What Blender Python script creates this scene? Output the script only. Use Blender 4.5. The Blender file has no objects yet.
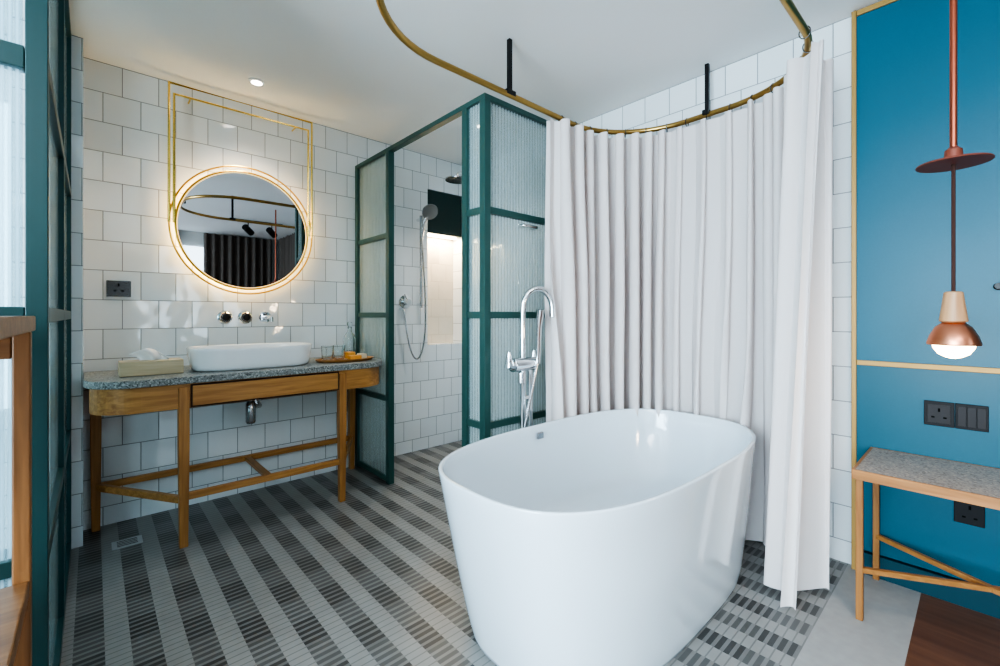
import bpy, math, random
from mathutils import Vector, Matrix
random.seed(4)
scene=bpy.context.scene
COL=scene.collection
try:
    scene.view_settings.look='AgX - High Contrast'
    scene.view_settings.exposure=.0
except Exception as ex: print(ex)
# ------------------------------------------------------------ materials
def newmat(name):
    m=bpy.data.materials.new(name); m.use_nodes=True
    nt=m.node_tree; b=nt.nodes['Principled BSDF']
    return m,nt,b
def simple(name,col,rough=.5,metal=0,bump=0,bscale=60,var=.0,**kw):
    m,nt,b=newmat(name)
    b.inputs['Base Color'].default_value=(*col,1); b.inputs['Roughness'].default_value=rough
    b.inputs['Metallic'].default_value=metal
    for k,v in kw.items(): b.inputs[k.replace('_',' ')].default_value=v
    tc=nt.nodes.new('ShaderNodeTexCoord'); n=nt.nodes.new('ShaderNodeTexNoise'); n.inputs['Scale'].default_value=bscale
    nt.links.new(tc.outputs['Object'],n.inputs['Vector'])
    if var>0:
        r=nt.nodes.new('ShaderNodeMapRange'); r.inputs[3].default_value=1-var; r.inputs[4].default_value=1+var
        nt.links.new(n.outputs['Fac'],r.inputs[0])
        mx=nt.nodes.new('ShaderNodeVectorMath'); mx.operation='SCALE'; mx.inputs[0].default_value=col
        nt.links.new(r.outputs[0],mx.inputs['Scale']); nt.links.new(mx.outputs[0],b.inputs['Base Color'])
    if bump>0:
        bp=nt.nodes.new('ShaderNodeBump'); bp.inputs['Strength'].default_value=bump; bp.inputs['Distance'].default_value=.004
        nt.links.new(n.outputs['Fac'],bp.inputs['Height']); nt.links.new(bp.outputs[0],b.inputs['Normal'])
    return m
def wood(name,c1,c2,axis='X',rough=.42,scale=9):
    m,nt,b=newmat(name)
    tc=nt.nodes.new('ShaderNodeTexCoord'); mp=nt.nodes.new('ShaderNodeMapping')
    s=[1,1,1]; s['XYZ'.index(axis)]=.07
    mp.inputs['Scale'].default_value=s
    n=nt.nodes.new('ShaderNodeTexNoise'); n.inputs['Scale'].default_value=scale*6; n.inputs['Detail'].default_value=6; n.inputs['Distortion'].default_value=.6
    cr=nt.nodes.new('ShaderNodeValToRGB'); cr.color_ramp.elements[0].position=.3; cr.color_ramp.elements[1].position=.7
    cr.color_ramp.elements[0].color=(*c1,1); cr.color_ramp.elements[1].color=(*c2,1)
    L=nt.links.new
    L(tc.outputs['Object'],mp.inputs[0]); L(mp.outputs[0],n.inputs['Vector']); L(n.outputs['Fac'],cr.inputs[0]); L(cr.outputs[0],b.inputs['Base Color'])
    b.inputs['Roughness'].default_value=rough
    bp=nt.nodes.new('ShaderNodeBump'); bp.inputs['Strength'].default_value=.15; bp.inputs['Distance'].default_value=.002
    L(n.outputs['Fac'],bp.inputs['Height']); L(bp.outputs[0],b.inputs['Normal'])
    return m
def emis(name,col,st):
    m,nt,b=newmat(name); b.inputs['Base Color'].default_value=(*col,1)
    b.inputs['Emission Color'].default_value=(*col,1); b.inputs['Emission Strength'].default_value=st
    return m
def tilemat(name,ax,zoff=0.0,hoff=0.0,size=.163,c1=(.85,.875,.885),c2=(.79,.825,.84),mort=(.27,.28,.29)):
    m,nt,b=newmat(name); L=nt.links.new
    g=nt.nodes.new('ShaderNodeNewGeometry'); s=nt.nodes.new('ShaderNodeSeparateXYZ'); L(g.outputs['Position'],s.inputs[0])
    c=nt.nodes.new('ShaderNodeCombineXYZ')
    a1=nt.nodes.new('ShaderNodeMath'); a1.operation='ADD'; a1.inputs[1].default_value=hoff+10*size
    a2=nt.nodes.new('ShaderNodeMath'); a2.operation='ADD'; a2.inputs[1].default_value=zoff
    L(s.outputs[ax],a1.inputs[0]); L(s.outputs['Z'],a2.inputs[0]); L(a1.outputs[0],c.inputs[0]); L(a2.outputs[0],c.inputs[1])
    def brick():
        br=nt.nodes.new('ShaderNodeTexBrick'); br.offset=.5; br.squash=1
        br.inputs['Scale'].default_value=1; br.inputs['Brick Width'].default_value=size; br.inputs['Row Height'].default_value=size
        br.inputs['Mortar Smooth'].default_value=.15; L(c.outputs[0],br.inputs['Vector']); return br
    br=brick(); br.inputs['Mortar Size'].default_value=.0022
    br.inputs['Color1'].default_value=(*c1,1); br.inputs['Color2'].default_value=(*c2,1); br.inputs['Mortar'].default_value=(*mort,1)
    L(br.outputs['Color'],b.inputs['Base Color'])
    n=nt.nodes.new('ShaderNodeTexNoise'); n.inputs['Scale'].default_value=8; n.inputs['Detail'].default_value=1
    L(g.outputs['Position'],n.inputs['Vector'])
    mp=nt.nodes.new('ShaderNodeMath'); mp.operation='MULTIPLY_ADD'; mp.inputs[1].default_value=-1.0
    nn=nt.nodes.new('ShaderNodeMath'); nn.operation='MULTIPLY'; nn.inputs[1].default_value=1.8
    L(n.outputs['Fac'],nn.inputs[0]); L(br.outputs['Fac'],mp.inputs[0]); L(nn.outputs[0],mp.inputs[2])
    bp=nt.nodes.new('ShaderNodeBump'); bp.inputs['Strength'].default_value=.6; bp.inputs['Distance'].default_value=.004
    L(mp.outputs[0],bp.inputs['Height'])
    b2=brick(); b2.inputs['Mortar Size'].default_value=0; b2.inputs['Color1'].default_value=(0,0,0,1); b2.inputs['Color2'].default_value=(1,1,1,1)
    wn=nt.nodes.new('ShaderNodeTexWhiteNoise'); wn.noise_dimensions='3D'; L(b2.outputs['Color'],wn.inputs['Vector'])
    su=nt.nodes.new('ShaderNodeVectorMath'); su.operation='SUBTRACT'; su.inputs[1].default_value=(.5,.5,.5); L(wn.outputs['Color'],su.inputs[0])
    sc=nt.nodes.new('ShaderNodeVectorMath'); sc.operation='SCALE'; sc.inputs['Scale'].default_value=.08; L(su.outputs[0],sc.inputs[0])
    ad=nt.nodes.new('ShaderNodeVectorMath'); ad.operation='ADD'; L(bp.outputs[0],ad.inputs[0]); L(sc.outputs[0],ad.inputs[1])
    no=nt.nodes.new('ShaderNodeVectorMath'); no.operation='NORMALIZE'; L(ad.outputs[0],no.inputs[0]); L(no.outputs[0],b.inputs['Normal'])
    r=nt.nodes.new('ShaderNodeMapRange'); r.inputs[3].default_value=.08; r.inputs[4].default_value=.7
    L(br.outputs['Fac'],r.inputs[0]); L(r.outputs[0],b.inputs['Roughness'])
    b.inputs['Specular IOR Level'].default_value=.95
    return m
def floormat():
    m,nt,b=newmat('striped_cement_tile'); L=nt.links.new
    g=nt.nodes.new('ShaderNodeNewGeometry'); s=nt.nodes.new('ShaderNodeSeparateXYZ'); L(g.outputs['Position'],s.inputs[0])
    def M(op,a,bv,cv=None):
        n=nt.nodes.new('ShaderNodeMath'); n.operation=op
        for i,v in enumerate([a,bv,cv]):
            if v is None: continue
            if isinstance(v,(int,float)): n.inputs[i].default_value=v
            else: L(v,n.inputs[i])
        return n.outputs[0]
    P=.150; q=.030
    xs=M('ADD',s.outputs['X'],5.0); ys=M('ADD',s.outputs['Y'],5.0)
    band=M('LESS_THAN',M('FRACT',M('DIVIDE',xs,P),0),.54)
    line=M('LESS_THAN',M('FRACT',M('DIVIDE',ys,q),0),.42)
    fine=M('LESS_THAN',M('FRACT',M('DIVIDE',ys,q),0),.16)
    blk=M('LESS_THAN',M('FRACT',M('ADD',M('DIVIDE',ys,P*2),M('MULTIPLY',M('FLOOR',M('DIVIDE',xs,P),0),.5)),0),.5)
    def mix(f,a,c):
        n=nt.nodes.new('ShaderNodeMix'); n.data_type='RGBA'
        L(f,n.inputs[0])
        for i,v in ((6,a),(7,c)):
            if isinstance(v,tuple): n.inputs[i].default_value=(*v,1)
            else: L(v,n.inputs[i])
        return n.outputs[2]
    d1=mix(line,(.060,.059,.057),(.175,.172,.165)); d2=mix(line,(.110,.108,.104),(.215,.211,.202))
    lt=mix(fine,(.285,.279,.266),(.19,.186,.178))
    dark=mix(blk,d1,d2)
    col=mix(band,lt,dark)
    n=nt.nodes.new('ShaderNodeTexNoise'); n.inputs['Scale'].default_value=14; n.inputs['Detail'].default_value=5; L(g.outputs['Position'],n.inputs['Vector'])
    r=nt.nodes.new('ShaderNodeMapRange'); r.inputs[3].default_value=.88; r.inputs[4].default_value=1.12; L(n.outputs['Fac'],r.inputs[0])
    v=nt.nodes.new('ShaderNodeVectorMath'); v.operation='SCALE'; L(col,v.inputs[0]); L(r.outputs[0],v.inputs['Scale'])
    L(v.outputs[0],b.inputs['Base Color']); b.inputs['Roughness'].default_value=.34
    return m
def terrazzo(name,base,chips,sc=110):
    m,nt,b=newmat(name); L=nt.links.new
    tc=nt.nodes.new('ShaderNodeTexCoord'); v=nt.nodes.new('ShaderNodeTexVoronoi'); v.inputs['Scale'].default_value=sc
    L(tc.outputs['Object'],v.inputs['Vector'])
    cr=nt.nodes.new('ShaderNodeValToRGB'); cr.color_ramp.interpolation='CONSTANT'
    e=cr.color_ramp.elements; e[0].position=0; e[0].color=(*base,1); e[1].position=.5; e[1].color=(*chips[0],1)
    for i,c in enumerate(chips[1:]):
        x=e.new(.68+.16*i); x.color=(*c,1)
    s=nt.nodes.new('ShaderNodeSeparateColor'); L(v.outputs['Color'],s.inputs[0]); L(s.outputs[0],cr.inputs[0]); L(cr.outputs[0],b.inputs['Base Color'])
    b.inputs['Roughness'].default_value=.4
    return m
def reeded(name,c1,c2,ax,mixf=.6,tr=(.86,.92,.92),per=.022,amp=.14,rough=.25):
    m,nt,b=newmat(name); L=nt.links.new
    g=nt.nodes.new('ShaderNodeNewGeometry'); s=nt.nodes.new('ShaderNodeSeparateXYZ'); L(g.outputs['Position'],s.inputs[0])
    a=nt.nodes.new('ShaderNodeMath'); a.operation='MULTIPLY'; a.inputs[1].default_value=2*math.pi/per; L(s.outputs[ax],a.inputs[0])
    w=nt.nodes.new('ShaderNodeMath'); w.operation='SINE'; L(a.outputs[0],w.inputs[0])
    f=nt.nodes.new('ShaderNodeMapRange'); f.inputs[1].default_value=-1; f.inputs[2].default_value=1; L(w.outputs[0],f.inputs[0])
    cm=nt.nodes.new('ShaderNodeMix'); cm.data_type='RGBA'; cm.inputs[6].default_value=(*c1,1); cm.inputs[7].default_value=(*c2,1); L(f.outputs[0],cm.inputs[0]); L(cm.outputs[2],b.inputs['Base Color'])
    b.inputs['Roughness'].default_value=rough
    t=nt.nodes.new('ShaderNodeBsdfTransparent'); t.inputs[0].default_value=(*tr,1)
    mx=nt.nodes.new('ShaderNodeMixShader')
    r=nt.nodes.new('ShaderNodeMapRange'); r.inputs[1].default_value=-1; r.inputs[2].default_value=1; r.inputs[3].default_value=mixf-amp; r.inputs[4].default_value=mixf+amp
    L(w.outputs[0],r.inputs[0]); L(r.outputs[0],mx.inputs[0]); L(t.outputs[0],mx.inputs[1]); L(b.outputs[0],mx.inputs[2])
    L(mx.outputs[0],nt.nodes['Material Output'].inputs[0])
    return m
def clearglass(name,col=(1,1,1)):
    m,nt,b=newmat(name); b.inputs['Base Color'].default_value=(*col,1); b.inputs['Transmission Weight'].default_value=1; b.inputs['Roughness'].default_value=.02; b.inputs['IOR'].default_value=1.45
    return m
def fabric(name,col,trans=.25,tcol=None):
    m,nt,b=newmat(name); L=nt.links.new
    b.inputs['Base Color'].default_value=(*col,1); b.inputs['Roughness'].default_value=.85
    g=nt.nodes.new('ShaderNodeTexCoord'); n=nt.nodes.new('ShaderNodeTexNoise'); n.inputs['Scale'].default_value=350; L(g.outputs['Object'],n.inputs['Vector'])
    bp=nt.nodes.new('ShaderNodeBump'); bp.inputs['Strength'].default_value=.15; bp.inputs['Distance'].default_value=.001; L(n.outputs['Fac'],bp.inputs['Height']); L(bp.outputs[0],b.inputs['Normal'])
    t=nt.nodes.new('ShaderNodeBsdfTranslucent'); t.inputs[0].default_value=(*(tcol or col),1)
    mx=nt.nodes.new('ShaderNodeMixShader'); mx.inputs[0].default_value=trans
    L(b.outputs[0],mx.inputs[1]); L(t.outputs[0],mx.inputs[2]); L(mx.outputs[0],nt.nodes['Material Output'].inputs[0])
    return m

M_tileB=tilemat('white_glazed_tile_back','X',zoff=.06,hoff=.04)
M_tileR=tilemat('white_glazed_tile_right','Y',zoff=.06)
M_tileN=tilemat('niche_tile_painted_glow','X',zoff=.0,hoff=.0,size=.163,c1=(.76,.69,.58),c2=(.72,.65,.55),mort=(.55,.48,.38))  # wall tile tinted warm, painting the glow of the recess into its colour
M_floor=floormat()
M_conc=simple('grey_screed',(.35,.34,.33),.6,bump=.1,bscale=30,var=.1)
M_wfloor=wood('brown_wood_floor',(.11,.045,.026),(.19,.085,.048),'Y',.4,4)
M_ceil=simple('ceiling_paint',(.90,.905,.90),.9,bump=.02)
M_paint=simple('wall_paint',(.6,.6,.58),.9,bump=.02)
M_green=simple('green_painted_steel',(.032,.088,.078),.4,bump=.02)
M_green2=simple('dark_green_painted_steel',(.012,.050,.050),.4,bump=.02)
M_greend=simple('dark_green_tile',(.006,.03,.026),.3,bump=.02)
M_reedX=reeded('reeded_glass_x',(.34,.42,.43),(.52,.60,.61),'X',.45)
M_reedY=reeded('reeded_glass_y',(.34,.42,.42),(.52,.60,.60),'Y',.45)
M_reedL=reeded('reeded_glass_backlit_tint',(.36,.58,.68),(.52,.74,.84),'X',.40,per=.012,amp=.18)  # same reeded glass, paler blue tint paints the cool light behind it
M_oakX=wood('warm_oak_x',(.35,.15,.042),(.57,.285,.092),'X')
M_oakZ=wood('warm_oak_z',(.31,.13,.036),(.51,.24,.077),'Z')
M_oakY=wood('warm_oak_y',(.35,.15,.042),(.57,.285,.092),'Y')
M_benchY=wood('golden_oak_y',(.28,.115,.032),(.43,.195,.062),'Y')
M_benchZ=wood('golden_oak_z',(.24,.095,.027),(.37,.165,.05),'Z')
M_dkoakX=wood('dark_oak_x',(.17,.07,.024),(.29,.13,.048),'X')
M_dkoakZ=wood('dark_oak_z',(.17,.07,.024),(.29,.13,.048),'Z')
M_pale=wood('pale_wood',(.50,.39,.24),(.62,.50,.33),'X')
M_terr=terrazzo('grey_terrazzo',(.22,.23,.222),[(.30,.31,.295),(.43,.44,.42),(.10,.106,.102)],170)
M_terr2=terrazzo('warm_terrazzo',(.32,.27,.24),[(.38,.33,.29),(.19,.155,.135),(.48,.40,.33)],160)
M_cer=simple('white_ceramic',(.86,.88,.89),.08,bscale=5,Coat_Weight=.4)
M_acr=simple('white_acrylic',(.75,.82,.87),.10,bscale=5,Coat_Weight=.4)
M_chrome=simple('chrome',(.80,.81,.82),.08,1)
M_satin=simple('satin_steel',(.62,.63,.64),.4,.7)
M_dchrome=simple('dark_chrome',(.22,.22,.22),.2,1)
M_gold=simple('brushed_brass',(.95,.66,.18),.22,1,bump=.02)
M_goldm=simple('mirror_rim_brass',(.70,.43,.09),.35,1,bump=.02)
M_goldw=simple('golden_edging',(.42,.25,.08),.5,.35,bump=.02)
M_goldr=simple('aged_brass',(.46,.29,.10),.28,1)
M_copper=simple('copper',(.72,.29,.17),.34,1)
M_copperm=simple('brushed_red_copper',(.46,.13,.075),.3,.9)
M_copperd=simple('matte_red_copper',(.24,.065,.04),.5,.3)
M_black=simple('black_metal',(.012,.012,.013),.4,.3)
M_cord=simple('brown_cord',(.06,.020,.013),.8)
M_blue=simple('blue_lacquer',(.004,.106,.164),.42,bump=.03,bscale=120,var=.06,Specular_IOR_Level=.4)
M_blue2=simple('teal_lacquer',(.004,.090,.136),.42,bump=.03,bscale=120,var=.06,Specular_IOR_Level=.4)
M_mirror=simple('mirror_silver',(.55,.55,.55),.01,1)
M_led=emis('warm_led',(1,.70,.30),38)
M_ring=emis('led_diffuser',(1,.68,.28),1.6)
M_nled=emis('warm_niche_led',(1,.78,.54),30)
M_bulb=emis('opal_bulb',(1,.74,.44),9.0)
M_spot=emis('downlight_lens',(1,.93,.82),9)
M_day=emis('daylight_pane',(.72,.88,1),4)
M_day2=emis('assumed_frosted_daylight_pane',(.62,.86,1),2.2)  # glow of the assumed window behind the partition
M_curt=fabric('white_linen_curtain',(.86,.805,.79),.28,(.90,.78,.73))
M_dcurt=fabric('dark_taupe_curtain',(.10,.080,.068),.05)
M_grey=simple('dark_bronze_plate',(.014,.012,.013),.5,Specular_IOR_Level=.25)
M_greyl=simple('dark_bronze_face',(.032,.028,.029),.5,Specular_IOR_Level=.25)
M_slot=simple('socket_slot',(.002,.002,.002),.8,Specular_IOR_Level=.1)
M_white=simple('white_paper',(.85,.85,.84),.8,bump=.1,bscale=40)
M_glass=clearglass('clear_glass',(.92,.96,.96))
M_yel=simple('amber_soap_wrap',(.80,.38,.08),.5)
M_cream=simple('cream_paper',(.8,.72,.55),.6)
M_wlt=wood('light_turned_wood',(.42,.20,.09),(.60,.34,.18),'Z')
M_skirt=simple('dark_teal_skirting',(.0,.04,.06),.5)
M_hose=simple('steel_hose',(.45,.45,.46),.25,1)

# ------------------------------------------------------------ builders
class MB:
    def __init__(s): s.v=[]; s.f=[]
    def add(s,v,f):
        o=len(s.v); s.v+= [Vector(p) for p in v]; s.f+= [tuple(i+o for i in q) for q in f]; return s
    def box(s,x0,x1,y0,y1,z0,z1):
        v=[(x,y,z) for x in (x0,x1) for y in (y0,y1) for z in (z0,z1)]
        return s.add(v,[(0,1,3,2),(4,6,7,5),(0,4,5,1),(2,3,7,6),(0,2,6,4),(1,5,7,3)])
    def obox(s,p,q,w,h,up=(0,0,1)):
        p=Vector(p);q=Vector(q);t=(q-p).normalized();u=Vector(up);sd=t.cross(u).normalized();u=sd.cross(t)
        v=[e+sd*a*w/2+u*b*h/2 for e in (p,q) for a,b in ((-1,-1),(1,-1),(1,1),(-1,1))]
        return s.add(v,[(3,2,1,0),(4,5,6,7),(0,1,5,4),(1,2,6,5),(2,3,7,6),(3,0,4,7)])
    def tube(s,pts,r,n=12,closed=False,caps=True):
        pts=[Vector(p) for p in pts]; N=len(pts); rs=r if isinstance(r,(list,tuple)) else [r]*N
        prev=None; rings=[]
        for i,p in enumerate(pts):
            if closed: t=(pts[(i+1)%N]-pts[i-1]).normalized()
            else: t=(pts[min(i+1,N-1)]-pts[max(i-1,0)]).normalized()
            if prev is None:
                u=Vector((0,0,1)) if abs(t.z)<.9 else Vector((1,0,0))
            else: u=prev
            u=(u-t*u.dot(t)).normalized(); prev=u; w=t.cross(u)
            rings.append([p+(u*math.cos(2*math.pi*k/n)+w*math.sin(2*math.pi*k/n))*rs[i] for k in range(n)])
        v=[x for R in rings for x in R]; f=[]
        for i in range(N if closed else N-1):
            j=(i+1)%N
            for k in range(n):
                l=(k+1)%n; f.append((i*n+k,i*n+l,j*n+l,j*n+k))
        if not closed and caps:
            f.append(tuple(range(n))[::-1]); f.append(tuple((N-1)*n+k for k in range(n)))
        return s.add(v,f)
    def lathe(s,prof,c,axis=(0,0,1),n=32):
        a=Vector(axis).normalized(); u=Vector((1,0,0)) if abs(a.x)<.9 else Vector((0,1,0)); u=(u-a*u.dot(a)).normalized(); w=a.cross(u); c=Vector(c)
        v=[];f=[]
        for r,h in prof:
            r=max(r,1e-4)
            for k in range(n): v.append(c+a*h+(u*math.cos(2*math.pi*k/n)+w*math.sin(2*math.pi*k/n))*r)
        for i in range(len(prof)-1):
            for k in range(n):
                l=(k+1)%n; f.append((i*n+k,i*n+l,(i+1)*n+l,(i+1)*n+k))
        f.append(tuple(range(n))[::-1]); f.append(tuple((len(prof)-1)*n+k for k in range(n)))
        return s.add(v,f)
    def prism(s,poly,z0,z1):
        n=len(poly); v=[(x,y,z0) for x,y in poly]+[(x,y,z1) for x,y in poly]
        f=[tuple(range(n))[::-1],tuple(range(n,2*n))]+[(i,(i+1)%n,(i+1)%n+n,i+n) for i in range(n)]
        return s.add(v,f)
def top(name,loc,label,cat,group=None,kind=None):
    e=bpy.data.objects.new(name,None); e.empty_display_size=.05; e.location=loc; COL.objects.link(e)
    e['label']=label; e['category']=cat
    if group: e['group']=group
    if kind: e['kind']=kind
    return e
def wpos(o):
    p=Vector(o.location)
    while o.parent: o=o.parent; p+=Vector(o.location)
    return p
def obj(name,mb,mat,parent=None,bevel=0,smooth=False,origin=None,label=None,cat=None,kind=None,group=None,seg=2,subsurf=0,angle=40):
    me=bpy.data.meshes.new(name)
    xs=[v.x for v in mb.v]; ys=[v.y for v in mb.v]; zs=[v.z for v in mb.v]
    c=Vector(origin) if origin else Vector(((min(xs)+max(xs))/2,(min(ys)+max(ys))/2,(min(zs)+max(zs))/2 if parent else min(zs)))
    me.from_pydata([v-c for v in mb.v],[],mb.f); me.validate(); me.update()
    import bmesh
    bm=bmesh.new(); bm.from_mesh(me); bmesh.ops.recalc_face_normals(bm,faces=bm.faces); bm.to_mesh(me); bm.free()
    me.materials.append(mat)
    o=bpy.data.objects.new(name,me); COL.objects.link(o)
    if parent:
        o.parent=parent; o.location=c-wpos(parent)
    else: o.location=c
    if smooth:
        for p in me.polygons: p.use_smooth=True
        try:
            me.set_sharp_from_angle(angle=math.radians(angle))
        except Exception: pass
    if bevel:
        b=o.modifiers.new('bevel','BEVEL'); b.width=bevel; b.segments=seg; b.limit_method='ANGLE'
    if label: o['label']=label
    if cat: o['category']=cat
    if kind: o['kind']=kind
    if group: o['group']=group
    return o
def struct(name,mb,mat,label,cat,**k): return obj(name,mb,mat,label=label,cat=cat,kind='structure',**k)
def copything(t,newloc,label=None):
    n=t.copy(); n.location=newloc; COL.objects.link(n)
    for c in t.children:
        d=c.copy(); d.parent=n; COL.objects.link(d)
    if label: n['label']=label
    return n

CEIL=2.55; WY=3.28; WX=2.6
# ------------------------------------------------------------ shell
struct('floor',MB().box(-3,WX,.43,WY,-.06,0),M_floor,'grey and charcoal striped cement tile floor','floor')
struct('floor',MB().box(-3,WX,.18,.43,-.06,0),M_conc,'smooth grey screed floor strip','floor')
struct('floor',MB().box(-3,WX,-2.5,.18,-.06,0),M_wfloor,'muted brown timber floor','floor')
struct('ceiling',MB().box(-3,WX+.12,-2.6,WY+.3,CEIL,CEIL+.1),M_ceil,'plain off-white painted ceiling','ceiling')
nx0,nx1,nz0,nz1=2.15,2.53,.9,2.26
for m,mt in ((MB().box(-3,nx0,WY,WY+.2,0,CEIL),M_tileB),(MB().box(nx1,WX+.1,WY,WY+.2,0,CEIL),M_tileB),(MB().box(nx0,nx1,WY,WY+.2,0,nz0),M_tileB),(MB().box(nx0,nx1,WY,WY+.2,nz1,CEIL),M_tileB),(MB().box(nx0,nx1,WY+.142,WY+.2,nz0,nz1),M_tileN)):
    struct('wall_back',m,mt,'white glazed square tile wall behind the vanity','wall')
struct('trim_1',MB().box(nx0+.003,nx1-.003,WY+.005,WY+.10,nz1-.38,nz1-.003),M_greend,'dark green shutter closing top of shower recess','shutter',bevel=.003)
struct('trim_2',MB().box(nx0+.02,nx1-.02,WY+.06,WY+.09,nz1-.392,nz1-.382),M_nled,'warm light strip in the shower recess','strip light')
struct('wall_right',MB().box(WX,WX+.1,.405,WY,0,CEIL),M_tileR,'white glazed square tile wall behind the curtain','wall')
struct('wall_right',MB().box(WX,WX+.1,-2.5,.405,0,CEIL),M_blue2,'deep teal painted wall','wall')
struct('wall_left',MB().box(-.28,-.036,3.06,WY,0,CEIL),M_tileB,'short tiled pier beside the vanity','wall')
struct('wall_rear',MB().box(-3,WX+.1,-2.62,-2.5,0,CEIL),M_paint,'painted bedroom wall behind the drapes','wall')
struct('wall_left',MB().box(-3.1,-3,-2.5,-1.6,0,CEIL).box(-3.1,-3,1.2,WY,0,CEIL).box(-3.1,-3,-1.6,1.2,0,.4).box(-3.1,-3,-1.6,1.2,2.4,CEIL),M_paint,'painted wall around an assumed wide window','wall')
struct('assumed_window_1',MB().box(-3.08,-3.05,-1.6,1.2,.4,2.4),M_day,'assumed wide daylight window out of view','window')  # assumed window, glowing pane added out of view to light the room
struct('assumed_window_2',MB().box(-1.1,-.30,WY-.03,WY-.01,.7,2.2),M_day2,'assumed frosted daylight window behind the partition','window')  # assumed window, glowing pane added to brighten the partition glass from behind
struct('window_3',MB().box(.95,1.38,-2.49,-2.47,.2,2.3),M_day,'narrow strip of daylight between dark drapes','window')
p=top('wall_panel',(WX-.02,-.5,0),'blue lacquered wall panels with slim brass edging','wall panel')
obj('upper_panel',MB().box(WX-.035,WX-.001,-2.4,.395,.955,CEIL-.03),M_blue,p)
obj('lower_panel',MB().box(WX-.035,WX-.001,-2.4,.395,.10,.935),M_blue2,p)
obj('brass_trim',MB().box(WX-.045,WX-.001,.395,.413,0,CEIL-.005),M_goldw,p,bevel=.002)
obj('brass_trim',MB().box(WX-.045,WX-.001,-2.4,.394,.934,.956),M_goldw,p,bevel=.002)
obj('brass_trim',MB().box(WX-.045,WX-.001,-2.4,.394,CEIL-.032,CEIL-.008),M_goldw,p,bevel=.002)
struct('baseboard_right',MB().box(WX-.05,WX-.001,-2.4,.394,0,.095),M_skirt,'dark teal skirting board','baseboard')

# ------------------------------------------------------------ bathtub
def sup(a,b,e,N=96):
    r=[]
    for k in range(N):
        t=2*math.pi*k/N; c,s=math.cos(t),math.sin(t)
        r.append((a*math.copysign(abs(c)**(2/e),c),b*math.copysign(abs(s)**(2/e),s)))
    return r
TCX,TCY,TZ=1.635,1.065,.62
def loft(rings,c,N=96):
    mb=MB(); v=[];f=[]
    for q in rings:
        a,b,e,z=q[:4]; dx=q[4] if len(q)>4 else 0
        v+=[(c[0]+dx+x,c[1]+y,c[2]+z) for x,y in sup(a,b,e,N)]
    R=len(rings)
    for i in range(R-1):
        for k in range(N):
            l=(k+1)%N; f.append((i*N+k,i*N+l,(i+1)*N+l,(i+1)*N+k))
    f.append(tuple(range(N))[::-1]); f.append(tuple((R-1)*N+k for k in range(N)))
    return mb.add(v,f)
A,B=.785,.43
E=2.95
rings=[(A-.092,B-.076,E,0,.05),(A-.082,B-.068,E,.004,.05),(A-.077,B-.063,E,.02,.05)]
for i in range(1,13):
    t=i/12; w=1-t**.9; rings.append((A-.077*w,B-.063*w,E,.02+(TZ-.028)*t,.05*w))
rings+=[(A,B,E,TZ-.003),(A-.001,B-.001,E,TZ-.001),(A-.003,B-.003,E,TZ),(A-.010,B-.010,E,TZ),(A-.012,B-.012,E,TZ-.001),(A-.015,B-.015,E,TZ-.006)]
for i in range(1,11):
    t=i/10; s=t**1.7
    rings.append((A-.015-.135*s,B-.015-.085*s,E-.25*t,TZ-.006-.352*t))
rings+=[(A-.18,B-.13,2.6,TZ-.385),(A-.25,B-.20,2.4,TZ-.40),(.12,.08,2.2,TZ-.405)]
tub=top('bathtub',(TCX,TCY,0),'freestanding glossy white oval bathtub on striped tiles','bathtub')
obj('tub_shell',loft(rings,(TCX,TCY,0),96),M_acr,tub,smooth=True,angle=60)
ox,oy=TCX-.03,TCY+B-.029
obj('overflow_cover',MB().box(ox-.020,ox+.020,oy-.010,oy+.004,TZ-.062,TZ-.03),M_hose,tub,bevel=.004,label='square chrome overflow cover')
obj('drain',MB().lathe([(.035,0),(.035,.006),(.028,.009)],(TCX,TCY,TZ-.407)),M_chrome,tub,smooth=True,label='round chrome waste')

# ------------------------------------------------------------ curtain rail
RZ=2.27
def roundrect(x0,x1,y0,y1,r,n=14):
    pts=[]
    for cx,cy,a0 in ((x1-r,y1-r,0),(x0+r,y1-r,90),(x0+r,y0+r,180),(x1-r,y0+r,270)):
        for i in range(n+1):
            a=math.radians(a0+90*i/n); pts.append((cx+r*math.cos(a),cy+r*math.sin(a)))
    return pts
RX0,RX1,RY0,RY1,RR=.65,2.51,.475,1.62,.46
rr=roundrect(RX0,RX1,RY0,RY1,RR)
cr=top('curtain_rail',((RX0+RX1)/2,(RY0+RY1)/2,RZ),'oval aged brass curtain rail hung on black rods','curtain rail')
obj('rail_tube',MB().tube([(x,y,RZ) for x,y in rr],.0145,12,closed=True),M_goldr,cr,smooth=True)
for (x,y) in ((1.55,RY1),(RX1,1.04),(1.2,RY0),(RX0,1.04)):
    mb=MB().box(x-.010,x+.010,y-.010,y+.010,RZ+.0,CEIL-.001)
    mb.box(x-.03,x+.03,y-.016,y+.016,RZ-.004,RZ+.02)
    obj('hanger_rod',mb,M_black,cr,bevel=.001)
def resample(pts,step,closed=True):
    P=[Vector((x,y,0)) for x,y in pts]
    if closed: P.append(P[0])
    out=[];acc=0;nxt=0
    for a,b in zip(P,P[1:]):
        L=(b-a).length
        if L<1e-9: continue
        while nxt<=acc+L:
            out.append(a+(b-a)*((nxt-acc)/L)); nxt+=step
        acc+=L
    return out
path=resample(rr,.004)
def idx(x,y): return min(range(len(path)),key=lambda i:(path[i]-Vector((x,y,0))).length)
ia=idx(2.02,RY0); ib=idx(1.835,RY1)
span=path[ia:]+path[:ib+1]
NS=len(span); LS=NS*.004
cur=top('shower_curtain',(2.45,1.0,0),'floor-length white linen curtain hanging in soft folds','curtain')
rnd=random.Random(23)
knots=[rnd.uniform(.5,1.75) for _ in range(60)]
acc=0
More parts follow.
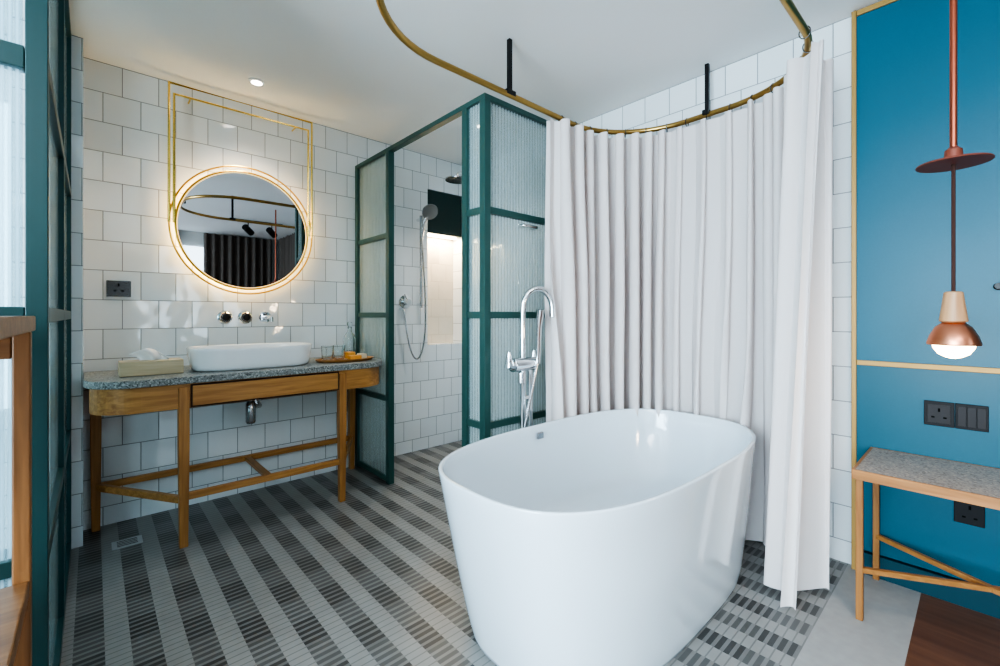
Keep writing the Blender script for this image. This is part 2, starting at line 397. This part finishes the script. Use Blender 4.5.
ph=[]
for i in range(NS):
    s=i*.004
    P=.095 if s<.5 else .126
    kk=knots[int(s/.16)]*(1-(s/.16)%1)+knots[int(s/.16)+1]*((s/.16)%1)
    acc+=2*math.pi*.004/(P*kk); ph.append(acc)
ampk=[rnd.uniform(.35,1.5) for _ in range(80)]
def sstep(x): x=max(0,min(1,x)); return x*x*(3-2*x)
nz=40; v=[];f=[]
for j in range(nz+1):
    tz=j/nz
    for i in range(NS):
        t=(span[min(i+2,NS-1)]-span[max(i-2,0)]).normalized(); nrm=Vector((t.y,-t.x,0))
        s=i*.004
        g=1-sstep((s-.44)/.20)
        zb=.012+.010*g
        z=zb+(RZ-.045-zb)*(1-tz)
        c=ph[i]/(2*math.pi); k0=int(c); fr=c-k0
        ak=ampk[k0]*(1-fr)+ampk[k0+1]*fr
        amp=(.038+.020*sstep(tz*2.2))*ak*(1-g)+g*(.082+.016*tz)*(.5+.5*sstep(s/.12))
        a=ph[i]+1.6*math.sin(tz*2.6+s*3)*tz*(1-.8*g)+.5*math.sin(tz*6+s*9)*tz*(1-g)
        d=amp*(math.sin(a)+.28*math.sin(2*a+.7+tz)*(1-.6*g))
        d+=.010*math.sin(ph[i]*2.3+tz*5)*tz*(1-.5*g)
        tg=.032*math.sin(2*a)
        off=-.036*(1-g)+g*(.008-.085*tz*math.exp(-(s/.16)**2)-.002*tz)
        p=span[i]+nrm*(d+off)+t*tg
        p+=Vector((.034*g,0,0))
        p+=Vector((-.10*tz*g*math.exp(-s/.14)+.09*tz*g*sstep((s-.16)/.2),.0,0))
        p.x=min(p.x,WX-.014-.01*math.sin(a*.5)**2)
        v.append((p.x,p.y,z))
for j in range(nz):
    for i in range(NS-1):
        f.append((j*NS+i,j*NS+i+1,(j+1)*NS+i+1,(j+1)*NS+i))
obj('curtain_cloth',MB().add(v,f),M_curt,cur,smooth=True,angle=180)
first=None
for s in [x*.118+.03 for x in range(int(LS/.118))]:
    i=min(int(s/.004),NS-3); p=span[i]
    t=(span[i+2]-span[i]).normalized()
    if first is None:
        nn=Vector((t.y,-t.x,0))
        first=obj('curtain_ring',MB().tube([(p.x+nn.x*.019*math.cos(a),p.y+nn.y*.019*math.cos(a),RZ-.008+.024*math.sin(a)) for a in [2*math.pi*i/20 for i in range(20)]],.0022,6,closed=True),M_dchrome,cur,smooth=True)
        p0=p.copy(); base=first.location.copy(); t0=math.atan2(t.y,t.x)
    else:
        c=first.copy(); c.location=base+(p-p0); c.rotation_euler=(0,0,math.atan2(t.y,t.x)-t0); COL.objects.link(c)

# ------------------------------------------------------------ shower enclosure
SX,SY=1.51,1.763; ST=2.28; fw=.042
se=top('shower_enclosure',(SX,2.4,0),'green steel framed shower screen with reeded glass','shower enclosure')
def post(x,y): obj('frame_post',MB().box(x-fw/2,x+fw/2,y-fw/2,y+fw/2,0,ST),M_green,se,bevel=.002)
for x,y in ((SX,WY-.022),(SX,2.77),(SX,1.915),(SX,SY),(WX-.022,SY),(2.06,SY)): post(x,y)
obj('top_rail',MB().box(SX-fw/2,SX+fw/2,SY-fw/2,WY-.001,ST,ST+.028),M_green,se,bevel=.002)
obj('top_rail',MB().box(SX+fw/2,WX-.001,SY-fw/2,SY+fw/2,ST,ST+.028),M_green,se,bevel=.002)
def railsY(y0,y1,zs,mat):
    for z in zs: obj('frame_rail',MB().box(SX-.016,SX+.016,y0,y1,z-.018,z+.018),M_green,se,bevel=.0015)
    zz=[0.02]+zs+[ST]
    for a,b in zip(zz,zz[1:]): obj('glass_pane',MB().box(SX-.004,SX+.004,y0,y1,a+.018,b-.018 if b<ST else b),mat,se)
def railsX(x0,x1,zs,mat):
    for z in zs: obj('frame_rail',MB().box(x0,x1,SY-.016,SY+.016,z-.018,z+.018),M_green,se,bevel=.0015)
    zz=[0.02]+zs+[ST]
    for a,b in zip(zz,zz[1:]): obj('glass_pane',MB().box(x0,x1,SY-.004,SY+.004,a+.018,b-.018 if b<ST else b),mat,se)
h=fw/2+.001
railsY(2.77+h,WY-.022-h,[.03,.58,1.16,1.71],M_reedY)
railsY(SY+h,1.915-h,[.03,.58,1.16,1.71],M_reedY)
railsX(SX+h,2.06-h,[.03,.58,1.16,1.71],M_reedX)
railsX(2.06+h,WX-.022-h,[.03,.58,1.16,1.71],M_reedX)
obj('handle',MB().tube([(1.755,SY-.004,1.655),(1.755,SY-.04,1.655),(1.76,SY-.045,1.655),(1.855,SY-.045,1.655),(1.86,SY-.04,1.655),(1.86,SY-.004,1.655)],.010,10),M_chrome,se,smooth=True,label='small horizontal chrome handle')

# shower fittings
rs=top('rain_shower',(2.18,2.89,2.25),'round chrome rain shower head on a wall arm','shower head')
obj('shower_arm',MB().tube([(WX-.001,2.89,2.33),(2.24,2.89,2.33),(2.2,2.89,2.325),(2.18,2.89,2.30),(2.18,2.89,2.275)],.010),M_chrome,rs,smooth=True)
obj('shower_plate',MB().lathe([(.098,0),(.10,.004),(.10,.010),(.03,.018),(.018,.03)],(2.18,2.89,2.25)),M_hose,rs,smooth=True)
hs=top('hand_shower',(2.05,WY-.05,1.2),'chrome hand shower set with slide bar, mixer and looping hose','hand shower')
bx=2.05
obj('slide_bar',MB().tube([(bx,WY-.055,1.22),(bx,WY-.055,2.00)],.013),M_hose,hs,smooth=True)
obj('bar_bracket',MB().tube([(bx,WY,1.25),(bx,WY-.055,1.25)],.014),M_chrome,hs,smooth=True)
obj('bar_bracket',MB().tube([(bx,WY,1.97),(bx,WY-.055,1.97)],.014),M_chrome,hs,smooth=True)
obj('shower_handle',MB().tube([(bx-.02,WY-.085,1.80),(bx-.01,WY-.11,1.93),(bx+.01,WY-.15,2.01)],[.014,.016,.020]),M_hose,hs,smooth=True)
obj('spray_head',MB().lathe([(.02,-.02),(.066,-.008),(.070,0),(.066,.010)],(bx+.012,WY-.17,2.015),(-.15,-.8,-.6)),M_hose,hs,smooth=True)
hose=[]
for i in range(41):
    t=i/40; a=math.pi*t
    hx=bx-.02-.150*(t) +.03*math.sin(a*2)+.075*math.sin(a)
    hz=1.82*(1-t)+1.22*t-.70*math.sin(a)**1.0
    hose.append((hx,WY-.09+.03*t,hz))
obj('shower_hose',MB().tube(hose,.008,8),M_hose,hs,smooth=True)
obj('valve_body',MB().lathe([(.055,0),(.055,.012),(.03,.016),(.03,.06),(.026,.07)],(1.92,WY,1.27),(0,-1,0)),M_chrome,hs,smooth=True)
obj('valve_lever',MB().tube([(1.92,WY-.06,1.27),(1.88,WY-.075,1.33)],[.008,.006]),M_chrome,hs,smooth=True)
obj('hose_outlet',MB().tube([(1.88,WY,1.21),(1.88,WY-.06,1.21),(1.88,WY-.06,1.19)],.011),M_chrome,hs,smooth=True)

# tub filler
FX,FY=1.69,1.655
tf=top('bath_filler',(FX,FY,0),'freestanding chrome bath filler with hand shower','bath tap')
arc=[Vector((FX-.01,FY,0.01)),Vector((FX-.01,FY,1.15))]
d2=Vector((.80,-.6,0)).normalized()
for i in range(1,13):
    a=math.pi*i/12; arc.append(Vector((FX-.01,FY,1.19))+d2*(.08-.08*math.cos(a))+Vector((0,0,.11*math.sin(a))))
arc.append(arc[-1]+Vector((0,0,-.04)))
obj('spout',MB().tube(arc,.016,14),M_chrome,tf,smooth=True)
obj('riser',MB().tube([(FX+.045,FY,.01),(FX+.045,FY,.90)],.015,14),M_chrome,tf,smooth=True)
obj('cross_bar',MB().tube([(FX-.02,FY,.72),(FX+.045,FY,.72)],.012),M_chrome,tf,smooth=True)
for x in (FX-.022,FX+.048): obj('floor_flange',MB().lathe([(.034,0),(.034,.01),(.02,.014)],(x,FY,0)),M_chrome,tf,smooth=True)
obj('mixer_body',MB().tube([(FX-.085,FY,.90),(FX+.070,FY,.90)],.037,20),M_chrome,tf,smooth=True)
obj('lever',MB().tube([(FX-.085,FY,.90),(FX-.11,FY,.90),(FX-.115,FY-.005,.97)],[.030,.026,.009]),M_chrome,tf,smooth=True)
obj('lever',MB().tube([(FX+.070,FY,.90),(FX+.072,FY-.005,.97)],[.022,.009]),M_chrome,tf,smooth=True)
obj('diverter',MB().tube([(FX-.05,FY-.03,.81),(FX-.05,FY-.03,.86)],[.022,.020]),M_chrome,tf,smooth=True)
obj('hand_spray',MB().tube([(FX+.065,FY-.04,.90),(FX+.068,FY-.045,1.10),(FX+.063,FY-.06,1.19)],[.012,.015,.024]),M_chrome,tf,smooth=True)
hp=[(FX+.065-.10*math.sin(math.pi*i/24)-.06*i/24,FY-.04,.92-.20*i/24-.35*math.sin(math.pi*i/24)) for i in range(25)]
obj('filler_hose',MB().tube(hp,.007,8),M_hose,tf,smooth=True)

# ------------------------------------------------------------ vanity
CT=.853
def vplan(ins,n=14):
    x0,x1,y0,y1,r,r2=-.033+ins,1.485-ins,2.675+ins,WY-.002,.20-ins,.21-ins
    P=[(x0,y1)]
    for i in range(n+1):
        a=math.radians(180+90*i/n); P.append((x0+r+r*math.cos(a),y0+r+r*math.sin(a)))
    for i in range(n+1):
        a=math.radians(270+90*i/n); P.append((x1-r2+r2*math.cos(a),y0+r2+r2*math.sin(a)))
    P.append((x1,y1)); return P
vt=top('vanity_table',(.72,3.0,0),'warm oak vanity table with rounded grey terrazzo top','vanity')
obj('countertop',MB().prism(vplan(0),CT-.035,CT),M_terr,vt,bevel=.004)
pl=vplan(.02); pin=vplan(.04)
mb=MB()
vv=[(x,y,z) for z in (.695,CT-.036) for x,y in pl]+[(x,y,z) for z in (.695,CT-.036) for x,y in pin]; N=len(pl)
ff=[]
for i in range(N-1):
    ff+=[(i,i+1,N+i+1,N+i),(2*N+i,3*N+i,3*N+i+1,2*N+i+1),(i,2*N+i,2*N+i+1,i+1),(N+i,N+i+1,3*N+i+1,3*N+i)]
ff+=[(0,N,3*N,2*N),(N-1,3*N-1,4*N-1,2*N-1)]
obj('apron',MB().add(vv,ff),M_oakX,vt)
lw=.046
legs=[(.012,3.23),(.335,2.71),(1.145,2.71),(1.44,3.23)]
for x,y in legs:
    mb=MB(); z1=.80; a,b=lw/2,lw/2*.78
    mb.add([(x-b,y-b,0),(x+b,y-b,0),(x+b,y+b,0),(x-b,y+b,0),(x-a,y-a,.5),(x+a,y-a,.5),(x+a,y+a,.5),(x-a,y+a,.5),(x-a,y-a,z1),(x+a,y-a,z1),(x+a,y+a,z1),(x-a,y+a,z1)],
      [(3,2,1,0),(0,1,5,4),(1,2,6,5),(2,3,7,6),(3,0,4,7),(4,5,9,8),(5,6,10,9),(6,7,11,10),(7,4,8,11),(8,9,10,11)])
    obj('leg',mb,M_oakZ,vt,bevel=.004)
obj('drawer',MB().box(.37,1.11,2.682,2.70,.705,.805),M_oakX,vt,bevel=.002)
obj('painted_drawer_gap',MB().box(.362,1.118,2.689,2.694,.697,.813),simple('shadow_gap',(.05,.02,.008),.8),vt)  # dark sheet painting the shade in the gap around the drawer
for a,b in ((0,3),(0,1),(1,2),(2,3)):
    p=Vector((*legs[a],.235)); q=Vector((*legs[b],.235))
    if (a,b)==(1,2): p.z=q.z=.25
    obj('stretcher',MB().obox(p,q,.024,.036),M_oakX,vt,bevel=.003)
obj('stretcher',MB().obox((.74,2.71,.24),(.74,3.23,.232),.034,.024),M_oakY,vt,bevel=.003)
bs=top('wash_basin',(.70,2.95,CT),'white oval ceramic vessel basin on the counter','basin')
a,b=.325,.19
BC=(.705,2.95,CT+.001)
R=[(a-.032,b-.030,3.0,0),(a-.022,b-.021,3.0,.006),(a-.017,b-.016,3.0,.018)]
for i in range(1,7):
    t=i/6; R.append((a-.017*(1-t),b-.016*(1-t),3.0,.018+.102*t))
R+=[(a-.001,b-.001,3.0,.124),(a-.006,b-.006,3.0,.124),(a-.009,b-.009,3.0,.119)]
for i in range(1,8):
    t=i/7; R.append((a-.009-.05*t**2.4,b-.009-.045*t**2.4,2.9,.119-.085*t))
R+=[(.12,.07,2.2,.026),(.02,.02,2,.024)]
obj('basin_bowl',loft(R,BC,64),M_cer,bs,smooth=True,angle=60)
obj('basin_waste',MB().lathe([(.022,0),(.022,.004)],(BC[0],BC[1],CT+.027)),M_chrome,bs,smooth=True)
wt=top('wall_tap',(.74,WY,1.13),'chrome wall-mounted basin spout with two round dark-centred controls','tap')
for x in (.62,.735):
    obj('tap_handle',MB().lathe([(.042,0),(.042,.012),(.034,.016),(.034,.040),(.030,.044)],(x,WY,1.145),(0,-1,0),28),M_chrome,wt,smooth=True)
    obj('handle_cap',MB().lathe([(.021,.0445),(.021,.050),(.016,.053)],(x,WY,1.145),(0,-1,0),24),M_black,wt,smooth=True,label='dark round centre cap')
obj('spout',MB().lathe([(.038,0),(.038,.01),(.014,.014)],(.855,WY,1.145),(0,-1,0),24).tube([(.855,WY,1.145),(.855,WY-.12,1.145),(.855,WY-.145,1.138),(.855,WY-.15,1.115)],.014,12),M_chrome,wt,smooth=True)
tr=top('drain_trap',(.72,2.98,.48),'chrome bottle trap beneath the vanity','drain trap')
obj('trap_pipe',MB().tube([(.70,2.98,.81),(.70,2.98,.62)],.014),M_chrome,tr,smooth=True)
obj('waste_arm',MB().tube([(.70,2.98,.60),(.76,3.03,.60),(.80,WY-.001,.60)],.014).lathe([(.032,0),(.032,.006)],(.80,WY,.60),(0,-1,0)),M_chrome,tr,smooth=True)
obj('trap_bottle',MB().lathe([(.022,0),(.027,.01),(.027,.12),(.018,.135)],(.70,2.98,.51)),M_hose,tr,smooth=True)
tb=top('tissue_box',(.225,2.93,CT),'pale wooden tissue box holding white paper tissue','tissue box')
obj('box_body',MB().box(.095,.355,2.86,2.99,CT+.001,CT+.074),M_pale,tb,bevel=.004)
mb=MB(); v=[];f=[]
nx,ny=18,6
for j in range(ny+1):
    for i in range(nx+1):
        t=i/nx; u=j/ny
        x=.225+(t-.5)*(.10+.06*u)+.01*math.sin(u*4); y=2.925+.018*math.sin(t*9+u*2)*(.4+u)
        z=CT+.07+u*(.065*(1-abs(2*t-.8)**1.5*.6))
        v.append((x,y,z))
for j in range(ny):
    for i in range(nx): f.append((j*(nx+1)+i,j*(nx+1)+i+1,(j+1)*(nx+1)+i+1,(j+1)*(nx+1)+i))
o=obj('tissue',mb.add(v,f),M_white,tb,smooth=True,angle=180)
so=o.modifiers.new('thick','SOLIDIFY'); so.thickness=.003
bt=top('glass_bottle',(1.38,3.13,CT),'clear glass water bottle with a round stopper','bottle')
obj('bottle_glass',MB().lathe([(.040,0),(.044,.006),(.044,.13),(.036,.16),(.017,.185),(.016,.215),(.019,.22),(.013,.22),(.012,.185),(.03,.158),(.039,.13),(.039,.008)],(1.38,3.13,CT+.001)),M_glass,bt,smooth=True)
obj('stopper',MB().lathe([(.011,0),(.012,.02),(.019,.028),(.019,.045),(.01,.052)],(1.38,3.13,CT+.205)),M_glass,bt,smooth=True)
TX=1.245
ty=top('wooden_tray',(TX,2.89,CT),'oval wooden tray on the terrazzo counter','tray')
obj('tray_base',loft([(.175,.095,2.3,0),(.19,.11,2.3,.012),(.193,.113,2.3,.018),(.185,.105,2.3,.018),(.177,.098,2.3,.008),(.01,.01,2,.008)],(TX,2.89,CT+.001),48),M_oakX,ty,smooth=True)
g=top('tumbler',(TX-.115,2.90,CT+.01),'short clear glass tumbler on the tray','glass',group='tumblers on the wooden tray')
obj('tumbler_glass',MB().lathe([(.034,0),(.040,.095),(.0375,.095),(.031,.010)],(TX-.115,2.90,CT+.0105),n=24),M_glass,g,smooth=True)
copything(g,(TX-.025,2.93,CT+.01))
sp=top('soap_bar',(TX+.06,2.88,CT+.01),'small amber wrapped soap on the tray','soap')
obj('soap_wrap',MB().box(TX+.01,TX+.09,2.83,2.885,CT+.0105,CT+.038),M_yel,sp,bevel=.006)
sp=top('amenity_packet',(TX+.12,2.91,CT+.01),'small cream paper packet on the tray','packet')
obj('packet',MB().box(TX+.098,TX+.145,2.87,2.93,CT+.0105,CT+.042),M_cream,sp,bevel=.004)
sp=top('amenity_packet',(TX+.05,2.95,CT+.01),'small folded amber cloth bundle on the tray','packet')
obj('packet',MB().box(TX+.03,TX+.09,2.925,2.975,CT+.0105,CT+.055),M_yel,sp,bevel=.008)

# sockets
def slots(t,boxes):
    for b in boxes: obj('socket_slot',MB().box(*b),M_slot,t)
s1=top('wall_socket',(.105,WY-.005,1.31),'bronze-grey three-pin wall socket on white tiles','socket')
obj('socket_plate',MB().box(.055,.16,WY-.011,WY-.0005,1.262,1.352),M_dchrome,s1,bevel=.002)
slots(s1,[(.103,.110,WY-.0125,WY-.0108,1.32,1.335),(.085,.097,WY-.0125,WY-.0108,1.292,1.298),(.117,.129,WY-.0125,WY-.0108,1.292,1.298)])
PX=WX-.036
s2=top('wall_socket',(PX,.125,.70),'dark bronze three-pin socket plate on blue panel','socket')
obj('socket_plate',MB().box(PX-.009,PX,.083,.172,.705,.805),M_grey,s2,bevel=.002)
obj('socket_face',MB().box(PX-.012,PX-.0085,.095,.162,.718,.792),M_greyl,s2,bevel=.001)
slots(s2,[(PX-.0135,PX-.0118,.124,.130,.764,.778),(PX-.0135,PX-.0118,.105,.115,.738,.744),(PX-.0135,PX-.0118,.14,.15,.738,.744)])
s3=top('light_switch',(PX,.04,.70),'dark bronze plate with three light switches','light switch')
obj('switch_plate',MB().box(PX-.009,PX,-.01,.081,.705,.805),M_grey,s3,bevel=.002)
for i in range(3):
    a=-.004+i*.027; obj('switch_rocker',MB().box(PX-.013,PX-.0085,a,a+.025,.715,.795),M_greyl,s3,bevel=.0015)
s4=top('wall_socket',(PX,.04,.33),'black socket plate low on blue panel beneath bench','socket')
obj('socket_plate',MB().box(PX-.009,PX,-.0,.085,.33,.425),M_grey,s4,bevel=.002)
slots(s4,[(PX-.0105,PX-.0085,.037,.044,.39,.405),(PX-.0105,PX-.0085,.02,.03,.355,.361),(PX-.0105,PX-.0085,.052,.062,.355,.361)])

# ------------------------------------------------------------ mirror
MX,MY,MZ,MR=.73,3.20,1.70,.368
mi=top('wall_mirror',(MX,WY,MZ-MR),'round backlit mirror hung in a brass tube frame','mirror')
obj('mirror_glass',MB().lathe([(MR-.004,0),(MR-.004,.008)],(MX,MY+.008,MZ),(0,-1,0),96),M_mirror,mi)
obj('mirror_back',MB().lathe([(MR-.08,0),(MR-.08,.055),(MR-.004,.056),(MR-.004,.068)],(MX,WY-.001,MZ),(0,-1,0),96),M_black,mi)
def annulus(r0,r1,y0,y1,n=96):
    v=[];f=[]
    for k in range(n):
        a=2*math.pi*k/n; c,s=math.cos(a),math.sin(a)
        v+=[(MX+r0*c,y0,MZ+r0*s),(MX+r1*c,y0,MZ+r1*s),(MX+r1*c,y1,MZ+r1*s),(MX+r0*c,y1,MZ+r0*s)]
    for k in range(n):
        l=(k+1)%n
        for q in range(4):
            w=(q+1)%4; f.append((k*4+q,l*4+q,l*4+w,k*4+w))
    return MB().add(v,f)
obj('light_ring',annulus(MR-.004,MR+.001,MY+.001,MY+.03),M_ring,mi)
obj('led_strip',annulus(MR-.040,MR-.024,WY-.036,WY-.022),M_led,mi)
ring=[(MX+(MR+.036)*math.cos(2*math.pi*k/96),MY-.005,MZ+(MR+.036)*math.sin(2*math.pi*k/96)) for k in range(96)]
obj('brass_ring',MB().tube(ring,.0055,8,closed=True),M_goldm,mi,smooth=True)
ring=[(MX+(MR+.006)*math.cos(2*math.pi*k/96),MY-.003,MZ+(MR+.006)*math.sin(2*math.pi*k/96)) for k in range(96)]
obj('brass_ring',MB().tube(ring,.006,8,closed=True),M_goldm,mi,smooth=True)
for dx,zt in ((MR+.036,2.51),(MR+.012,2.45)):
    mb=MB().tube([(MX-dx,MY-.005,MZ-.0),(MX-dx,MY-.005,zt),(MX+dx,MY-.005,zt),(MX+dx,MY-.005,MZ)],.0085,8)
    obj('hanging_tube',mb,M_gold,mi,smooth=True)
for x in (MX-.3,MX+.3): obj('wall_bracket',MB().tube([(x,MY-.005,2.45),(x,WY,2.45)],.005,8),M_gold,mi,smooth=True)

# ------------------------------------------------------------ downlights
def downlight(x,y,e,col=(1,.985,.97)):
    t=top('downlight',(x,y,CEIL),'small recessed round ceiling downlight','downlight',group='recessed ceiling downlights')
    obj('lamp_bezel',MB().lathe([(.045,0),(.045,.005),(.032,.007)],(x,y,CEIL-.0005),(0,0,-1)),M_white,t,smooth=True)
    obj('lamp_lens',MB().lathe([(.029,0),(.029,.002)],(x,y,CEIL-.008),(0,0,-1)),M_spot,t)
    l=bpy.data.lights.new('downlight_beam','SPOT'); l.energy=e; l.color=col; l.spot_size=math.radians(115); l.spot_blend=.9; l.shadow_soft_size=.05
    o=bpy.data.objects.new('downlight_beam',l); COL.objects.link(o); o.location=(x,y,CEIL-.03)
downlight(.72,2.93,20)
downlight(2.1,2.5,36)  # added lamp to brighten the shower, no known fitting here
downlight(-.5,2.4,10)  # added lamp for the unseen side of the partition

fd=top('floor_drain',(.13,2.9,0),'square brushed steel floor drain','floor drain')
obj('drain_plate',MB().box(.07,.19,2.90,3.0,.0005,.004),M_satin,fd,bevel=.001)
for i in range(4): obj('drain_slot',MB().box(.09,.17,2.919+i*.019,2.922+i*.019,.0042,.0052),M_slot,fd)

# ------------------------------------------------------------ left partition
gp=top('glass_partition',(-.1,2.2,0),'dark green steel partition with reeded glass panels','glass partition')
PXR=-.078; pw=.038; PY=1.5
for x0,x1,y0,y1 in ((PXR-pw,PXR,PY,PY+pw),(PXR-pw,PXR,2.3,2.3+pw),(PXR-pw,PXR,3.015,3.055),(-1.25,-1.21,PY,PY+pw),(PXR-pw-.62,PXR-pw-.58,PY,PY+pw)):
    obj('frame_post',MB().box(x0,x1,y0,y1,0,CEIL-.001),M_green2,gp,bevel=.002)
for z in (.03,.58,1.16,1.757,2.53):
    obj('frame_rail',MB().box(PXR-pw,PXR,PY+pw+.001,2.299,z-.019,z+.019),M_green2,gp,bevel=.002)
    obj('frame_rail',MB().box(PXR-pw,PXR,2.339,3.014,z-.019,z+.019),M_green2,gp,bevel=.002)
    hh=.026 if z==1.757 else .019
    obj('frame_rail',MB().box(-.695,PXR-pw-.001,PY,PY+pw,z-hh,z+hh),M_green2,gp,bevel=.002)
    obj('frame_rail',MB().box(-1.21,-.737,PY,PY+pw,z-hh,z+hh),M_green2,gp,bevel=.002)
obj('glass_pane',MB().box(-1.2,PXR-pw-.005,PY+.015,PY+.022,.03,2.53),M_reedL,gp)
obj('glass_pane',MB().box(PXR-.022,PXR-.015,PY+pw,3.015,.03,2.53),M_reedY,gp)

ws=top('wooden_shelf_unit',(-.4,1.1,0),'brown oak open shelf unit beside the glass partition','shelf')
for x in (-.122,-.85):
    for y in (.82,1.34): obj('leg',MB().box(x,x+.027,y,y+.03,0,1.125),M_dkoakZ,ws,bevel=.003)
obj('top_board',MB().box(-.855,-.090,.81,1.376,1.126,1.158),M_dkoakX,ws,bevel=.003)
obj('top_rail',MB().box(-.821,-.123,1.343,1.367,1.07,1.125),M_dkoakX,ws,bevel=.002)
obj('shelf_board',MB().box(-.822,-.097,.851,1.339,.575,.61),M_dkoakX,ws,bevel=.003)
obj('shelf_board',MB().box(-.822,-.097,.851,1.339,.16,.19),M_dkoakX,ws,bevel=.003)

# ------------------------------------------------------------ pendant
px,py=1.785,.06
pe=top('pendant_lamp',(px,py,1.0),'copper and wood pendant with flat disc and opal bulb','pendant lamp')
obj('stem',MB().tube([(px,py,1.62),(px,py,CEIL)],.0080,14),M_copperm,pe,smooth=True)
obj('disc_shade',MB().lathe([(.078,.002),(.079,.004),(.077,.007),(.03,.018),(.020,.021),(.018,.042),(.013,.046),(.010,.05)],(px,py,1.582)),M_copperd,pe,smooth=True,angle=20)
obj('cord',MB().tube([(px,py,1.22),(px,py,1.583)],.0045,8),M_cord,pe,smooth=True)
obj('wood_holder',MB().lathe([(.022,0),(.030,.005),(.024,.05),(.020,.085),(.016,.088)],(px,py,1.138)),M_wlt,pe,smooth=True)
obj('copper_cup',MB().lathe([(.055,0),(.056,.004),(.050,.025),(.038,.05),(.024,.062)],(px,py,1.076)),M_copper,pe,smooth=True)
obj('bulb',MB().lathe([(.004,-.040),(.016,-.037),(.032,-.028),(.042,-.012),(.045,0.0),(.042,.012),(.032,.03)],(px,py,1.078)),M_bulb,pe,smooth=True)

# ------------------------------------------------------------ bench
be=top('bedside_bench',(2.3,0,0),'oak side table with terrazzo inset top and crossed stretchers','side table')
bx0,bx1,by0,by1=2.135,PX-.003,-.38,.345
BT=.572
obj('bench_top',MB().box(bx0+.010,bx1-.010,by0+.010,by1-.010,BT-.024,BT-.0005),M_terr2,be)
for q in ((bx0,bx0+.010,by0,by1),(bx1-.010,bx1,by0,by1),(bx0+.010,bx1-.010,by0,by0+.010),(bx0+.010,bx1-.010,by1-.010,by1)):
    obj('top_frame',MB().box(*q,BT-.036,BT),M_benchY,be,bevel=.001)
for x in (bx0+.011,bx1-.033):
    for y in (by0+.011,by1-.033): obj('leg',MB().box(x,x+.022,y,y+.022,0,BT-.025),M_benchZ,be,bevel=.002)
obj('stretcher',MB().obox((bx0+.022,by1-.022,.19),(bx1-.022,by0+.022,.19),.019,.019),M_benchY,be,bevel=.002)
obj('stretcher',MB().obox((bx1-.022,by1-.022,.19),(bx0+.022,by0+.022,.19),.0192,.0192),M_benchY,be,bevel=.002)
hk=top('wall_hook',(PX,-.03,1.26),'small black wall hook on blue panel','hook')
obj('hook_peg',MB().lathe([(.014,0),(.014,.005),(.006,.008),(.006,.025),(.011,.028),(.011,.035)],(PX,-.035,1.27),(-1,0,0)),M_black,hk,smooth=True)

# ------------------------------------------------------------ bedroom side, seen in the mirror
def drape(axis,a0,a1,c):
    v=[];f=[]; n=int((a1-a0)/.012)
    for i in range(n+1):
        s=a0+(a1-a0)*i/n
        w=c+.03*math.sin(i*.62)+.01*math.sin(i*.23)
        x,y=(s,w) if axis=='X' else (w,s)
        v+=[(x,y,.01),(x,y,CEIL-.02)]
    for i in range(n): f.append((2*i,2*i+2,2*i+3,2*i+1))
    m=(a0+a1)/2
    t=top('window_drape',(m,c,0) if axis=='X' else (c,m,0),'full-height dark taupe drape in the bedroom','curtain',group='dark bedroom drapes')
    obj('drape_cloth',MB().add(v,f),M_dcurt,t,smooth=True,angle=180)
drape('X',-.6,.95,-2.38); drape('X',1.36,2.40,-2.38); drape('Y',-2.30,-.6,2.50)
tk=top('track_light',(1.3,-.9,CEIL),'black ceiling track with two small spotlights','track light')
obj('track',MB().box(1.5,2.15,-.92,-.88,CEIL-.035,CEIL-.001),M_black,tk)
for x in (1.68,2.0):
    obj('spot_head',MB().tube([(x-.05,-.86,CEIL-.11),(x+.06,-.98,CEIL-.17)],.045,16),M_black,tk,smooth=True)
    obj('spot_stem',MB().tube([(x,-.9,CEIL-.03),(x,-.9,CEIL-.09)],.007),M_black,tk,smooth=True)

# ------------------------------------------------------------ lights
def area(name,loc,rot,sx,sy,e,col):
    l=bpy.data.lights.new(name,'AREA'); l.shape='RECTANGLE'; l.size=sx; l.size_y=sy; l.energy=e; l.color=col
    o=bpy.data.objects.new(name,l); o.location=loc; o.rotation_euler=rot; COL.objects.link(o)
area('assumed_window_light',(-2.95,-.2,1.4),(0,math.radians(-90),0),1.6,2.0,240,(.63,.845,1))  # added lamp giving the daylight of the assumed wide window
area('assumed_window_light_b',(-.7,WY-.06,1.45),(math.radians(-90),0,0),.7,1.4,10,(.7,.88,1))  # added lamp for the assumed frosted window behind the partition
area('added_bedroom_fill',(-.9,-1.3,CEIL-.05),(0,0,0),1.2,1.0,42,(.96,.98,1))  # added fill lamp out of view, no ceiling fitting behind it
area('niche_downlight',((nx0+nx1)/2,WY+.07,nz1-.40),(0,0,0),.32,.06,5,(1,.76,.48))
l=bpy.data.lights.new('pendant_glow','POINT'); l.energy=5; l.color=(1,.75,.5); l.shadow_soft_size=.05
o=bpy.data.objects.new('pendant_glow',l); o.location=(px,py,1.0); COL.objects.link(o)

wd=bpy.data.worlds.new('world'); scene.world=wd; wd.use_nodes=True
wd.node_tree.nodes['Background'].inputs[0].default_value=(.75,.87,1,1); wd.node_tree.nodes['Background'].inputs[1].default_value=.5

cam=bpy.data.cameras.new('camera'); cam.lens=16; cam.sensor_width=36; cam.shift_y=-.018; cam.clip_start=.02
co=bpy.data.objects.new('camera',cam); COL.objects.link(co); co.location=(0,0,1.16); co.rotation_euler=(math.radians(90),0,math.radians(-42.5))
scene.camera=co
